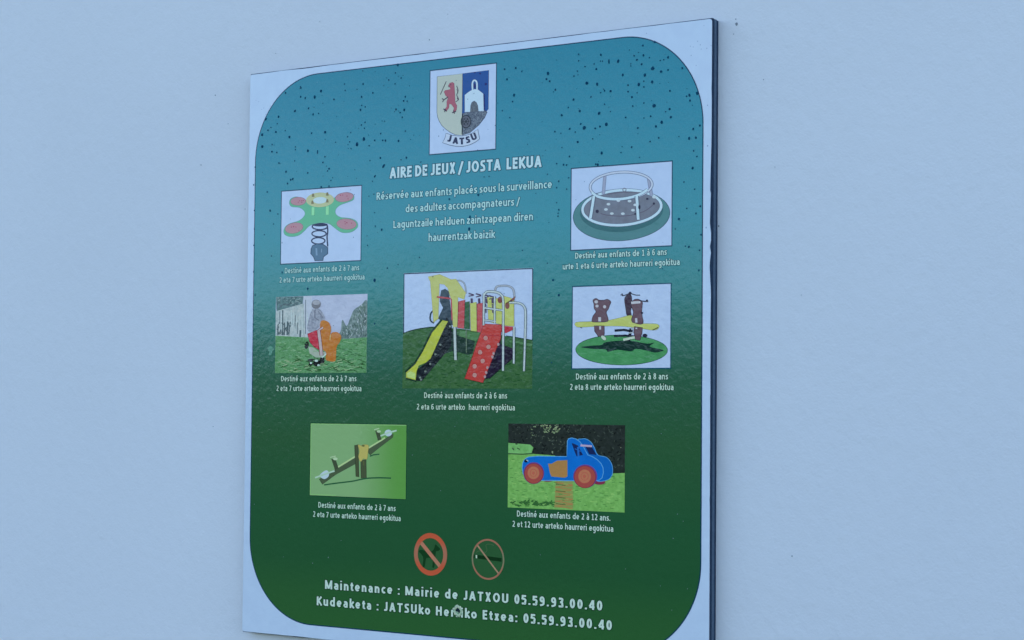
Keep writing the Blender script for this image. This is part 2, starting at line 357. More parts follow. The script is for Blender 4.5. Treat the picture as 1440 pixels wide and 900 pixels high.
XH, ASC, DSC = .735, 1.06, -.32
def arc(cx, cy, rx, ry, a0, a1, n=12):
    return [(cx+rx*math.cos(R(a0+(a1-a0)*i/n)), cy+ry*math.sin(R(a0+(a1-a0)*i/n))) for i in range(n+1)]
def glyph(ch, w):
    """strokes of one sans-serif letter, cap height 1: (list of polylines, width of the letter)"""
    h = w/2; T = XH-h; B = h; L = h
    def bowl(x1): return arc((L+x1)/2, XH/2, (x1-L)/2, XH/2-h, 0, 360, 26)
    def arch(x0, x1): return [(x0, T-.26)]+arc((x0+x1)/2, T-.22, (x1-x0)/2, .22, 180, 0, 10)+[(x1, 0)]
    g = {
     'o': ([bowl(.58-h)], .58), 'c': ([arc(.29, XH/2, .29-h, XH/2-h, 52, 308, 18)], .44),
     'e': ([arc(.28, XH/2, .28-h, XH/2-h, 0, 318, 22), [(L, XH/2-.01), (.56-h*.6, XH/2-.01)]], .56),
     'n': ([[(L, 0), (L, XH)], arch(L, .54-h)], .54), 'h': ([[(L, 0), (L, ASC)], arch(L, .54-h)], .54),
     'm': ([[(L, 0), (L, XH)], arch(L, .44), arch(.44, .88-h)], .88),
     'u': ([[(.54-h, 0), (.54-h, XH)], [(L, XH), (L, .24)]+arc((L+.54-h)/2, .24+0, (.54-2*h)/2, .24-h, 180, 360, 10)[1:]], .54),
     'r': ([[(L, 0), (L, XH)], [(L, T-.24)]+arc(.30, T-.18, .30-L, .18, 180, 92, 7)+[(.36, T+.01)]], .36),
     'i': ([[(L, 0), (L, XH)], [(L, .90), (L, 1.05)]], w), 'l': ([[(L, 0), (L, ASC)]], w),
     'a': ([[(.07, XH-.13)]+arc(.24, T-.19, .50-h-.24, .19, 108, 0, 9)+[(.50-h, 0)], [(.50-h, .43), (.32, .42)]+arc(.26, .21+h*.3, .26-L, .21-h*.5, 80, 275, 12)+[(.38, .12), (.50-h, .22)]], .50),
     'd': ([bowl(.58-h), [(.58-h, 0), (.58-h, ASC)]], .58), 'b': ([bowl(.58-h), [(L, 0), (L, ASC)]], .58),
     'p': ([bowl(.58-h), [(L, DSC), (L, XH)]], .58), 'q': ([bowl(.58-h), [(.58-h, DSC), (.58-h, XH)]], .58),
     'g': ([bowl(.56-h), [(.56-h, XH), (.56-h, -.06)]+arc(.29, -.08, .27-h, .22, 0, -130, 9)], .56),
     's': ([smooth([(.40, XH-.10), (.29, T), (.13, T-.04), (L, XH-.21), (.15, XH/2+.03), (.31, XH/2-.05), (.42-h, .19), (.30, B+.02), (.16, B), (.02, .10)], False, 3)], .42),
     't': ([[(.16, .92), (.16, .17)]+arc(.28, .17, .12, .17-h, 180, 275, 6)+[(.35, B+.01)], [(0, T), (.34, T)]], .36),
     'f': ([[(.13, 0), (.13, .84)]+arc(.27, .86, .14, ASC-h-.86, 180, 82, 6)+[(.36, ASC-h)], [(0, T), (.33, T)]], .34),
     'k': ([[(L, 0), (L, ASC)], [(.46, XH), (L+.04, .33)], [(.15, .43), (.50, 0)]], .50),
     'v': ([[(h*.7, XH), (.26, h*.4)], [(.52-h*.7, XH), (.26, h*.4)]], .52),
     'x': ([[(h, XH), (.50-h, 0)], [(.50-h, XH), (h, 0)]], .50),
     'z': ([[(.03, T), (.43, T)], [(.41, T), (.05, B)], [(.02, B), (.44, B)]], .45),
     'A': ([[(h*.8, 0), (.33, 1-h*.3)], [(.66-h*.8, 0), (.33, 1-h*.3)], [(.15, .30), (.51, .30)]], .66),
     'D': ([[(L, 0), (L, 1)], [(L, 1-h), (.24, 1-h)]+arc(.24, .5, .64-h-.24, .5-h, 90, -90, 16)+[(L, h)]], .64),
     'E': ([[(L, 0), (L, 1)], [(L, 1-h), (.48, 1-h)], [(L, .52), (.45, .52)], [(L, h), (.48, h)]], .48),
     'H': ([[(L, 0), (L, 1)], [(.64-h, 0), (.64-h, 1)], [(L, .52), (.64-h, .52)]], .64),
     'I': ([[(L, 0), (L, 1)]], w),
     'J': ([[(.30, 1), (.30, .22)]+arc(.14, .22, .16, .22-h, 0, -95, 7)+[(.02, h+.02)]], .30+h),
     'K': ([[(L, 0), (L, 1)], [(.54, 1), (L+.02, .42)], [(.19, .56), (.58, 0)]], .58),
     'L': ([[(L, 0), (L, 1)], [(L, h), (.46, h)]], .46),
     'M': ([[(L, 0), (L, 1)], [(.84-h, 0), (.84-h, 1)], [(L, .97), (.42, h*.6)], [(.84-h, .97), (.42, h*.6)]], .84),
     'O': ([arc(.36, .5, .36-h, .5-h, 0, 360, 30)], .72),
     'R': ([[(L, 0), (L, 1)], [(L, 1-h), (.26, 1-h)]+arc(.28, .72, .54-h-.28, .28-h, 90, -90, 12)+[(L, .44)], [(.26, .44), (.56, 0)]], .56),
     'S': ([smooth([(.48, .91), (.36, 1-h), (.17, .96-h*.8), (L+.01, .76), (.16, .58), (.34, .47), (.50-h, .27), (.38, h+.03), (.20, h), (.02, .11)], False, 4)], .50),
     'T': ([[(.29, 0), (.29, 1)], [(0, 1-h), (.58, 1-h)]], .58),
     'U': ([[(L, 1), (L, .30)]+arc(.32, .30, .32-h, .30-h, 180, 360, 12)+[(.64-h, 1)]], .64),
     'X': ([[(h, 1), (.58-h, 0)], [(.58-h, 1), (h, 0)]], .58),
     '/': ([[(0, -.14), (.38, 1.04)]], .40), ':': ([[(L, 0), (L, .17)], [(L, .52), (L, .69)]], w), '.': ([[(L, 0), (L, .18)]], w),
     '0': ([arc(.26, .5, .26-h, .5-h, 0, 360, 28)], .52), '1': ([[(.26, 0), (.26, 1)], [(.05, .78), (.26, .95)], [(.06, h), (.46, h)]], .50),
     '2': ([smooth([(.05, .86), (.16, 1-h), (.34, .96-h*.6), (.46-h*.6, .74), (.36, .50), (.06, h)], False, 3), [(.03, h), (.50, h)]], .50),
     '3': ([smooth([(.05, .90), (.20, 1-h), (.38, .92-h*.5), (.42-h*.4, .72), (.34, .57), (.17, .53)], False, 3), smooth([(.17, .53), (.36, .48), (.48-h*.9, .29), (.40, .10), (.22, h), (.03, .09)], False, 3)], .49),
     '4': ([[(.38, 0), (.38, 1)], [(.36, .97), (.04, .30)], [(.02, .27), (.52, .27)]], .53),
     '5': ([[(.45, 1-h), (.10, 1-h)], [(.11, 1), (.09, .52)], smooth([(.08, .55), (.26, .60), (.44-h*.4, .46), (.46-h, .26), (.36, .09), (.20, h), (.03, .08)], False, 3)], .48),
     '6': ([smooth([(.46, .95), (.30, 1-h*1.1), (.13, .80), (L, .50), (L, .32)], False, 3), arc(.26, .32, .26-h, .32-h, 0, 360, 22)], .51),
     '7': ([[(.02, 1-h), (.49, 1-h)], [(.46, .96), (.16, 0)]], .49),
     '8': ([arc(.26, .745, .23-h, .255-h, 0, 360, 22), arc(.26, .275, .26-h, .275-h, 0, 360, 22)], .52),
     '9': ([smooth([(.05, .05), (.22, h), (.39, .20), (.51-h, .50), (.51-h, .68)], False, 3), arc(.25, .68, .25-h, .32-h, 0, 360, 22)], .51),
    }
    if ch in '\u00e9\u00e0':
        s_, wd = g['e' if ch == '\u00e9' else 'a']
        return s_+[[(.20, .86), (.38, 1.08)] if ch == '\u00e9' else [(.16, 1.08), (.32, .86)]], wd
    return g[ch]
def text_mesh(body, w=.15, grow=0, space=1.0, gap=.33):
    """returns vertices (x, y, layer) and faces; every stroke lies on a layer of its own"""
    V, F, x, k = [], [], 0.0, 0
    for ch in body:
        if ch == ' ': x += gap*space; continue
        st, wd = glyph(ch, w)
        for pts in st:
            pts = [(p[0]+x, p[1]) for p in pts]
            closed = len(pts) > 20 and math.hypot(pts[0][0]-pts[-1][0], pts[0][1]-pts[-1][1]) < 1e-6
            if grow and not closed:
                for i, j in ((0, 1), (-1, -2)):
                    dx, dy = pts[i][0]-pts[j][0], pts[i][1]-pts[j][1]; l = math.hypot(dx, dy) or 1
                    pts[i] = (pts[i][0]+dx/l*grow, pts[i][1]+dy/l*grow)
            if closed: pts = pts[:-1]
            Lf, Rg = stroke_pts(pts, w+2*grow, closed); o = len(V); n = len(pts)
            for i in range(n): V += [(Lf[i][0], Lf[i][1], k), (Rg[i][0], Rg[i][1], k)]
            for i in range(n if closed else n-1):
                j = (i+1) % n; F.append((o+2*i, o+2*j, o+2*j+1, o+2*i+1))
            k = (k+1) % 5
        x += wd+(.13 if ch not in 'kvxrtf' else .09)*space+(space-1)*.25
    return V, F
def write(name, lines, cap, rgb, parent, gl=0.0, bold=.15, halo=None, halo_w=.07, space=1.0, label=None, gap=.33):
    """lines: (text, x start, x end, baseline z) in sign millimetres"""
    V, F, V2, F2 = [], [], [], []
    for body, x0, x1, zb in lines:
        vs_, fs = text_mesh(body, bold, 0, space, gap)
        a = min(v[0] for v in vs_); b_ = max(v[0] for v in vs_); k = cap; kx = (x1-x0)/(b_-a)
        o = len(V)
        V += [P(x0+(v[0]-a)*kx, zb+v[1]*k, .00052+v[2]*.0000015) for v in vs_]; F += [tuple(i+o for i in q) for q in fs]
        if halo:
            vs_, fs = text_mesh(body, bold, halo_w, space, gap); o = len(V2)
            V2 += [P(x0+(v[0]-a)*kx, zb+v[1]*k, .00046+v[2]*.0000015) for v in vs_]; F2 += [tuple(i+o for i in q) for q in fs]
        if _dbg: print(body, 'stretch', round(kx/k, 3))
    t_ = mesh_obj(name, V, F, ink(rgb, gl), parent)
    if label: t_['label'] = label
    if halo: mesh_obj('lettering_outline', V2, F2, ink(halo, gl), t_)
    return t_

# field
def outer(pts, e, cx=0, cz=5):
    return pts
m_line = ink((26, 74, 104), .8)
fl = rrect(-466.5, 467.2, -477.3, 486.8, 148, 26)
fi = rrect(-464.6, 465.3, -475.4, 484.9, 146.1, 26)
field = Print().poly([fi], .00020).build('printed_field', m_field, sign)
Print().poly([fl, fi], .00022).build('field_outline', m_line, field)

CW = ink((163, 196, 242), 1.0, (159, 192, 238), 60)
CW2 = ink((163, 194, 238), .6, (158, 189, 234), 60)
def tufts(n, x0, x1, y0, y1, ln, wd, slope=1.0, keep=None):
    o = []
    while len(o) < n:
        x, y = random.uniform(x0, x1), random.uniform(y0, y1)
        if keep and not keep(x, y): continue
        a = random.uniform(-slope, slope); l = random.uniform(.4, 1)*ln
        o.append(('l', [(x, y), (x+l*math.cos(a), y+l*math.sin(a))], random.uniform(.5, 1)*wd))
    return o
# ---- coat of arms
c = Card((-66.1, 71.3, 467.6, 327.2), [(97, 130), (688, 60), (690, 830), (95, 880)], 'coat_of_arms', CW, sign,
         'white panel with a divided shield, red lion, white chapel and a name ribbon', 1)
INK = (48, 66, 100)
c.shape('shield_half', (164, 188, 194), ('p', [(160, 180), (392, 152), (392, 710), (330, 702), (285, 682), (240, 650), (205, 618), (182, 580), (168, 545), (161, 500)]), ol=INK, olw=4)
c.shape('blue_quarter', (30, 88, 160), ('p', [(392, 152), (622, 122), (622, 470), (600, 500), (392, 520)]), ol=(25, 50, 100), olw=4)
c.shape('cobbled_ground', (112, 134, 158), ('p', [(398, 510), (465, 497), (600, 486), (612, 500), (590, 550), (540, 615), (460, 685), (396, 710)]), rgb2=(60, 80, 105), scale=420, ol=INK, olw=4)
cob = []
for i in range(26):
    x = random.uniform(415, 585); y = random.uniform(515, 680)
    if (x-400)+(y-505)*1.15 < 205: cob.append(('r', x, y, random.uniform(9, 15), random.uniform(8, 12), 2.5))
c.shape('cobble_lines', (68, 88, 112), *cob)
c.shape('chapel', (186, 208, 242), ('p', [(414, 500), (412, 345), (440, 322), (470, 302), (500, 292), (530, 295), (580, 335), (585, 490), (530, 492), (462, 498)]),
        ('c', [(482, 297), (480, 240), (488, 218), (500, 211), (513, 220), (520, 240), (522, 294)], 15), ol=(30, 60, 115), olw=3)
c.shape('chapel_door', (98, 118, 136), ('p', [(464, 500), (468, 440), (478, 412), (498, 400), (517, 415), (528, 440), (536, 495)]), rgb2=(75, 92, 112), ol=INK, olw=3)
c.shape('stone_wheel', (88, 102, 124), ('e', 425, 585, 40, 52), ol=(22, 36, 62), olw=8)
c.shape('wheel_spokes', (28, 42, 66), ('l', [(405, 555), (445, 615)], 6), ('l', [(445, 555), (405, 615)], 6), ('l', [(392, 588), (458, 584)], 5), ('r', 425, 585, 24, 32, 4), ('l', [(392, 520), (392, 700)], 9))
c.shape('lion', (150, 98, 122), ('p', [(262, 262), (275, 238), (300, 230), (314, 240), (318, 290), (322, 345), (324, 410), (342, 440), (338, 478), (322, 500), (308, 494), (318, 462), (292, 428), (272, 424), (268, 462), (244, 490), (226, 484), (250, 452), (250, 402), (262, 372), (238, 348), (224, 316), (234, 304), (262, 300), (284, 292), (276, 276)]), ol=(120, 80, 100), olw=2)
c.shape('lion_details', (62, 60, 84), ('l', [(243, 222), (212, 292), (190, 342)], 6), ('l', [(262, 362), (225, 388), (205, 378)], 9), ('l', [(222, 390), (210, 410)], 7), ('c', [(330, 408), (356, 384), (340, 345), (352, 305), (338, 262)], 6), ('l', [(340, 290), (352, 330)], 4),
        ('l', [(220, 470), (250, 492)], 10), ('l', [(238, 470), (230, 500)], 8), ('l', [(300, 506), (334, 492)], 10), ('l', [(312, 485), (322, 515)], 8), ('l', [(345, 370), (356, 392)], 9), ('e', 284, 252, 5, 5), ('l', [(262, 272), (276, 262)], 5))
c.shape('blue_quarter_marks', (30, 60, 120), ('e', 600, 245, 11, 12), ('e', 548, 150, 9, 8), ('e', 500, 142, 8, 7), ('e', 500, 262, 9, 22), ('l', [(585, 335), (590, 480)], 12))
c.shape('name_ribbon', (178, 200, 238), ('p', [(246, 692), (300, 710), (345, 717), (392, 717), (435, 710), (485, 692), (532, 656), (548, 742), (510, 770), (460, 794), (400, 808), (340, 807), (280, 796), (215, 775), (238, 735)]), ol=INK, olw=4)
V, F = [], []
dR = c.d+STEP*(c.layer+1)
for ch, X, Y, rot, hh in (('J', 272, 768, -14, 62), ('A', 330, 786, -6, 60), ('T', 392, 792, 2, 62), ('S', 452, 778, 12, 60), ('U', 508, 750, 22, 62)):
    vs_, fs = text_mesh(ch, .24); mxx = sum(v[0] for v in vs_)/len(vs_); o = len(V); ca, sa = math.cos(R(rot)), math.sin(R(rot))
    for v in vs_:
        x, y = (v[0]-mxx)*hh*1.25, v[1]*hh
        q = c.m((X+x*ca-y*sa, Y-y*ca-x*sa)); V.append(P(q[0], q[1], dR+v[2]*.0000015))
    F += [tuple(i+o for i in q) for q in fs]
mesh_obj('ribbon_lettering', V, F, ink(INK, 1), c.root)

# ---- four seat spring rocker
c = Card((-400.3, -215.7, 282.5, 154.4), [(98, 118), (768, 68), (763, 695), (93, 725)], 'picture', CW, sign, 'picture of a green four-seat spring rocker with red seats on white', 1)
c.shape('rocker_spring', (32, 62, 98), ('e', 425, 396, 66, 15), ('r', 425, 412, 64, 26, 11), ('r', 418, 472, 60, 26, 11), ('r', 412, 532, 56, 27, 11), ('c', [(486, 400), (492, 450), (486, 500), (492, 580)], 12))
c.shape('rocker_base', (76, 116, 154), ('p', [(365, 575), (400, 560), (450, 563), (490, 590), (490, 640), (455, 665), (452, 695), (385, 697), (375, 665), (352, 640), (355, 600)]), ol=(34, 66, 98), olw=6)
c.shape('base_highlight', (112, 152, 194), ('l', [(396, 595), (400, 655)], 14), ('l', [(440, 600), (440, 630)], 6))
c.shape('rocker_plate', (90, 176, 154), ('s', [(165, 215), (185, 243), (250, 250), (292, 280), (296, 318), (250, 362), (160, 392), (122, 430), (124, 475), (170, 495), (240, 487), (290, 450), (340, 402), (420, 380), (500, 386), (560, 430), (615, 462), (690, 456), (738, 415), (728, 370), (680, 345), (600, 335), (560, 310), (555, 270), (590, 232), (650, 208), (703, 184), (700, 142), (650, 124), (580, 140), (540, 175), (420, 210), (305, 190), (230, 162), (178, 178)]), ol=(92, 142, 160), olw=3)
c.shape('round_seat', (162, 134, 158), ('e', 240, 198, 64, 33, -2), ('e', 629, 164, 74, 37, -9), ('e', 206, 424, 76, 42, -12), ('e', 648, 391, 80, 43, 4), ol=(132, 104, 128), olw=3)
sd_ = []
for cx, cy in ((240, 198), (629, 164), (206, 424), (648, 391)):
    for k in range(5): sd_.append(('e', cx+random.uniform(-45, 45), cy+random.uniform(-20, 20), 5, 4))
c.shape('seat_dots', (150, 84, 118), *sd_)
c.shape('handle', (130, 218, 172), ('l', [(367, 248), (366, 316)], 24), ('l', [(488, 240), (487, 312)], 24), ol=(84, 158, 130), olw=2)
c.shape('table_ring', (166, 186, 160), ('e', 425, 186, 116, 60, -2), ol=(176, 184, 150), olw=2)
c.shape('ring_hole', (196, 208, 232), ('e', 425, 190, 58, 28, -3))
c.shape('table_pegs', (116, 120, 100), *[('p', [(x-12, y+14), (x+12, y+14), (x+7, y-14), (x-7, y-14)]) for x, y in ((367, 147), (487, 137), (362, 207), (487, 195))])

# ---- merry-go-round
c = Card((223.9, 410.9, 284.1, 154.8), [(135, 103), (928, 38), (922, 702), (132, 740)], 'picture', CW, sign, 'picture of a round turntable with a hand rail ring on a teal disc', 1)
c.shape('safety_disc', (74, 130, 146), ('e', 530, 462, 381, 203, -4, 56), ol=(30, 72, 96), olw=4)
c.shape('disc_shade', (56, 108, 124), ('e', 532, 432, 330, 165, -4, 48))
c.shape('turntable_deck', (106, 124, 150), ('e', 535, 405, 318, 140, -4, 48), rgb2=(100, 116, 140), scale=90)
c.shape('deck_rim', (190, 210, 242), ('r', 535, 405, 312, 138, 20, -4), ol=(70, 92, 124), olw=3)
c.shape('deck_ring_line', (88, 92, 116), ('c', [(370, 452), (430, 466), (540, 472), (640, 458), (730, 425), (790, 375)], 5), ('c', [(420, 300), (560, 282), (700, 285)], 4))
c.shape('rear_post', (140, 160, 198), ('l', [(404, 155), (392, 300)], 20), ('l', [(748, 168), (772, 312)], 20), ol=(96, 114, 150), olw=3)
c.shape('top_rail', (178, 198, 234), ('r', 531, 232, 246, 108, 14, -4), ol=(84, 104, 138), olw=4)
c.shape('rail_front', (190, 210, 242), ('c', [(300, 285), (340, 315), (410, 333), (500, 338), (590, 328), (680, 300), (740, 262)], 20), ol=(70, 90, 120), olw=3)
c.shape('front_post', (190, 210, 240), ('l', [(316, 315), (288, 490)], 22), ('l', [(656, 312), (668, 500)], 22), ol=(66, 84, 112), olw=5)
c.shape('deck_studs', (184, 200, 226), *[('e', x, y, 15, 10) for x, y in ((433, 378), (413, 420), (460, 452), (547, 453), (627, 425), (645, 383), (600, 353), (512, 350), (792, 322))])
c.shape('deck_holes', (48, 60, 86), ('e', 343, 435, 13, 14), ('e', 738, 335, 8, 8), ('e', 790, 372, 9, 9), ('e', 677, 400, 9, 18), ('e', 645, 455, 9, 7))
c.shape('hub_cap', (110, 124, 150), ('r', 560, 264, 13, 13, 6))

# ---- child on an orange springer, photograph
c = Card((-410.9, -198.9, 95.7, -39.3), [(45, 95), (768, 78), (765, 700), (40, 700)], 'picture', ink((164, 186, 224), 1, (156, 178, 216), 40), sign, 'photo of a small child riding an orange and red springer on grass', 1, border=0)
c.shape('hedge', (96, 136, 150), ('p', [(45, 95), (268, 92), (262, 150), (50, 208)]), rgb2=(70, 105, 120), scale=170)
c.shape('pale_fence', (142, 168, 184), ('p', [(45, 208), (265, 150), (335, 170), (335, 420), (45, 408)]), rgb2=(170, 192, 208), scale=120)
c.shape('pale_pillar', (168, 190, 220), ('p', [(268, 92), (336, 91), (330, 400), (285, 400)]))
c.shape('fence_gaps', (78, 104, 122), *[('l', [(x, y0), (x+random.uniform(-4, 4), y1)], w_) for x, y0, y1, w_ in ((62, 320, 400, 10), (78, 210, 300, 5), (100, 200, 400, 12), (118, 300, 400, 10), (140, 290, 400, 14), (156, 320, 395, 8), (205, 240, 330, 5), (222, 300, 390, 5), (245, 360, 415, 14), (285, 120, 390, 5))], ('l', [(75, 165), (150, 150), (230, 140)], 5), ('c', [(70, 185), (120, 150), (180, 170), (240, 130)], 5))
c.shape('bush', (118, 148, 160), ('s', [(768, 140), (720, 165), (665, 205), (640, 260), (610, 330), (575, 280), (560, 380), (500, 400), (500, 435), (640, 445), (768, 430)]), rgb2=(86, 116, 128), scale=110)
for nm_, cl_, n_t, ln_ in (('bush_darks', (72, 102, 112), 70, 34), ('bush_twigs', (92, 126, 128), 60, 30), ('bush_lights', (164, 188, 208), 34, 26)):
    tw = []
    while len(tw) < n_t:
        x, y = random.uniform(560, 758), random.uniform(165, 430)
        if y < 420-(x-560)*1.45 and y < 400: continue
        a_ = random.uniform(.9, 2.2); l = random.uniform(.4, 1)*ln_
        tw.append(('l', [(x, y), (x+l*math.cos(a_), y-l*math.sin(a_))], random.uniform(3, 6)))
    c.shape(nm_, cl_, *tw)
for nm_, cl_, n_t in (('hedge_darks', (66, 98, 112), 26), ('hedge_lights', (132, 166, 180), 18)):
    c.shape(nm_, cl_, *[('l', [(x, y), (x+random.uniform(6, 22), y-random.uniform(-6, 12))], random.uniform(3, 6)) for x, y in [(random.uniform(50, 240), random.uniform(102, 165)) for _ in range(n_t)]])
c.shape('fence_lights', (178, 200, 218), *[('l', [(x, random.uniform(190, 260)), (x+3, random.uniform(300, 400))], random.uniform(4, 9)) for x in (70, 92, 128, 172, 188, 214, 236, 258, 300, 318)])
c.shape('fence_shrubs', (80, 108, 124), *[('l', [(x, y), (x+random.uniform(-8, 8), y-random.uniform(8, 20))], random.uniform(4, 9)) for x, y in [(random.choice((70, 105, 140, 150)) + random.uniform(-14, 14), random.uniform(300, 405)) for _ in range(46)]])
c.shape('lawn', (96, 154, 124), ('p', [(44, 403), (290, 418), (560, 436), (768, 420), (765, 700), (40, 700)]), rgb2=(80, 138, 108), scale=330)
c.shape('lawn_dark', (70, 122, 98), *tufts(90, 50, 735, 445, 690, 46, 9, .5))
c.shape('lawn_darker', (56, 100, 82), *tufts(60, 50, 725, 580, 690, 56, 9, -.5, lambda x, y: y > 560+abs(x-400)*.12))
c.shape('lawn_light', (122, 174, 142), *tufts(80, 50, 725, 425, 690, 40, 6, .5))
c.shape('lawn_pale', (146, 182, 158), *tufts(40, 60, 700, 600, 690, 44, 6, .4))
c.shape('spring_foot', (30, 44, 58), ('e', 296, 480, 17, 30, 10), ('e', 335, 600, 30, 12), ('e', 385, 625, 38, 24), ('e', 420, 600, 20, 32), ('e', 330, 630, 16, 14))
c.shape('grey_trousers', (150, 176, 176), ('p', [(310, 490), (350, 500), (400, 540), (450, 530), (455, 550), (430, 578), (370, 578), (320, 545)]))
c.shape('spring_lights', (200, 216, 220), ('e', 332, 622, 9, 8), ('e', 375, 605, 13, 9), ('e', 392, 640, 10, 8), ('l', [(418, 580), (455, 548)], 9))
c.shape('rider_jacket', (148, 166, 194), ('s', [(345, 190), (398, 195), (440, 262), (432, 290), (405, 320), (375, 352), (320, 372), (300, 345), (315, 260)]), rgb2=(118, 136, 164), scale=200)
c.shape('jacket_folds', (104, 120, 146), ('l', [(362, 200), (358, 260), (395, 285)], 8), ('l', [(385, 210), (430, 270)], 6))
c.shape('rider_head', (108, 122, 142), ('e', 370, 156, 37, 36)); c.shape('rider_cap', (148, 164, 188), ('e', 372, 143, 30, 18))
c.shape('red_side', (186, 74, 98), ('p', [(304, 392), (375, 362), (395, 400), (410, 480), (425, 535), (355, 492), (322, 455)]), ol=(80, 50, 80), olw=3)
c.shape('orange_side', (196, 128, 84), ('s', [(405, 300), (432, 284), (470, 300), (490, 345), (485, 398), (500, 380), (540, 380), (570, 412), (556, 462), (535, 492), (530, 560), (522, 608), (470, 606), (448, 590), (452, 540), (428, 515), (415, 450), (404, 380)]), rgb2=(166, 114, 82), scale=150)
c.shape('orange_groove', (232, 176, 140), ('l', [(486, 398), (481, 440)], 6))
c.shape('handle_bar', (232, 172, 190), ('l', [(392, 368), (405, 460), (416, 562)], 22), ('l', [(385, 370), (425, 340)], 12), ol=(110, 40, 70), olw=4)

# ---- climbing tower with slide
c = Card((-119.4, 149.9, 128.7, -66.1), [(77, 62), (858, 27), (850, 757), (68, 755)], 'picture', CW2, sign, 'largest picture, a climbing tower with yellow slide and red ramp', .7, border=0)
G = .7
c.shape('sky_outline', (24, 66, 92), ('l', [(79, 66), (856, 31)], 6), ('l', [(79, 64), (76, 420)], 6), ('l', [(855, 32), (853, 465)], 6))
c.shape('ground_print', (56, 100, 80), ('p', [(70, 425), (150, 402), (245, 388), (420, 395), (560, 410), (700, 440), (858, 467), (850, 757), (66, 755)]), rgb2=(66, 110, 86), scale=90)
c.shape('ground_tufts', (44, 88, 70), *tufts(90, 80, 830, 480, 745, 34, 6, .3))
c.shape('ground_edge', (24, 66, 70), ('c', [(72, 424), (150, 401), (245, 387), (300, 389)], 6), ('c', [(700, 438), (780, 452), (856, 465)], 5))
c.shape('ground_light', (78, 128, 98), ('p', [(425, 405), (560, 425), (520, 470), (420, 450)]), ('l', [(720, 470), (850, 495)], 14))
c.shape('tower_shade', (44, 72, 76), ('p', [(350, 390), (420, 440), (515, 470), (500, 545), (470, 552), (380, 530), (300, 560), (340, 480)]), ('p', [(600, 700), (740, 575), (700, 560), (610, 640)]))
c.shape('thin_hoop', (150, 170, 196), ('c', [(395, 108), (430, 106), (455, 130), (462, 185)], 5), ('c', [(635, 165), (645, 142), (675, 136), (715, 138), (742, 158), (750, 210)], 9), ol=(84, 104, 130), olw=2)
c.shape('tower_figure', (58, 82, 102), ('p', [(304, 200), (310, 165), (335, 155), (358, 170), (362, 210), (372, 300), (385, 375), (355, 375), (290, 335), (322, 270), (302, 232)]))
c.shape('net_ring', (40, 64, 84), ('c', [(266, 282), (246, 306), (244, 345), (266, 362)], 9))
c.shape('yellow_frame', (182, 188, 128), ('p', [(243, 92), (300, 95), (292, 335), (265, 358)]), ('p', [(230, 84), (302, 69), (372, 100), (400, 96), (460, 180), (450, 218), (412, 205), (412, 385), (384, 385), (375, 225), (352, 150), (330, 128), (290, 122), (240, 104)]), ol=(150, 154, 124), olw=2)
c.shape('red_rail', (160, 86, 104), ('l', [(284, 204), (368, 214)], 10), ('l', [(372, 215), (378, 345)], 8))
c.shape('slide_side', (44, 62, 76), ('p', [(345, 325), (376, 380), (372, 500), (190, 712), (150, 708), (162, 640), (225, 595), (285, 460)]), rgb2=(36, 54, 66), scale=120)
c.shape('slide_edge', (40, 72, 70), ('l', [(316, 342), (250, 420), (196, 528), (148, 606), (88, 658)], 16), ('l', [(90, 694), (156, 712)], 10))
c.shape('slide_bed', (182, 192, 86), ('p', [(320, 345), (352, 352), (325, 402), (245, 575), (215, 600), (172, 618), (158, 650), (152, 705), (92, 690), (92, 660), (150, 610), (200, 530), (255, 420)]), rgb2=(156, 176, 96), scale=60)
c.shape('slide_lip', (212, 206, 140), ('p', [(98, 664), (120, 652), (150, 664), (150, 698), (98, 686)]))
c.shape('slide_rivets', (112, 136, 140), *[('e', x, y, 7, 6) for x, y in ((305, 492), (275, 550), (243, 608), (213, 652), (180, 690), (186, 702), (365, 382))])
c.shape('tower_post', (164, 190, 204), ('l', [(393, 386), (398, 584)], 15), ol=(44, 66, 78), olw=4)
c.shape('rear_post', (96, 124, 118), ('l', [(463, 400), (464, 540)], 6))
c.shape('red_board', (184, 90, 104), ('p', [(418, 232), (455, 222), (450, 395), (412, 390)]), ('p', [(530, 245), (562, 240), (566, 420), (530, 415)]), ol=(90, 56, 76), olw=3)
c.shape('green_board', (58, 104, 88), ('p', [(458, 235), (482, 230), (484, 400), (452, 395)]), ol=(40, 70, 72), olw=2)
c.shape('yellow_board', (204, 192, 122), ('p', [(488, 240), (524, 235), (526, 412), (492, 408)]), ('p', [(590, 205), (626, 205), (630, 362), (598, 352)]), ('p', [(640, 215), (690, 200), (746, 215), (746, 380), (700, 376), (640, 362)]), ol=(140, 130, 96), olw=2)
c.shape('rope_net', (74, 74, 108), *[('l', [(x, y), (x+32, y+10)], 8) for x, y in ((478, 182), (522, 184), (566, 188), (600, 196))], *[('l', [(x, y+14), (x+32, y+6)], 6) for x, y in ((478, 186), (522, 190), (566, 196), (600, 204))], *[('l', [(x, 212), (x+2, 242)], 13) for x in (496, 540, 584, 620)], *[('l', [(x, 245), (x+2, 300)], 7) for x in (580, 620)])
c.shape('yellow_board_marks', (116, 84, 88), ('e', 665, 222, 14, 20), ('e', 708, 256, 13, 20), ('p', [(698, 246), (754, 198), (750, 222), (712, 232)]))
c.shape('ramp_side', (50, 58, 82), ('p', [(668, 440), (668, 488), (740, 515), (735, 578), (600, 694), (570, 700), (640, 520)]), rgb2=(42, 52, 70), scale=100)
c.shape('ramp_landing', (168, 70, 90), ('p', [(672, 378), (748, 384), (744, 400), (700, 422), (672, 415)]))
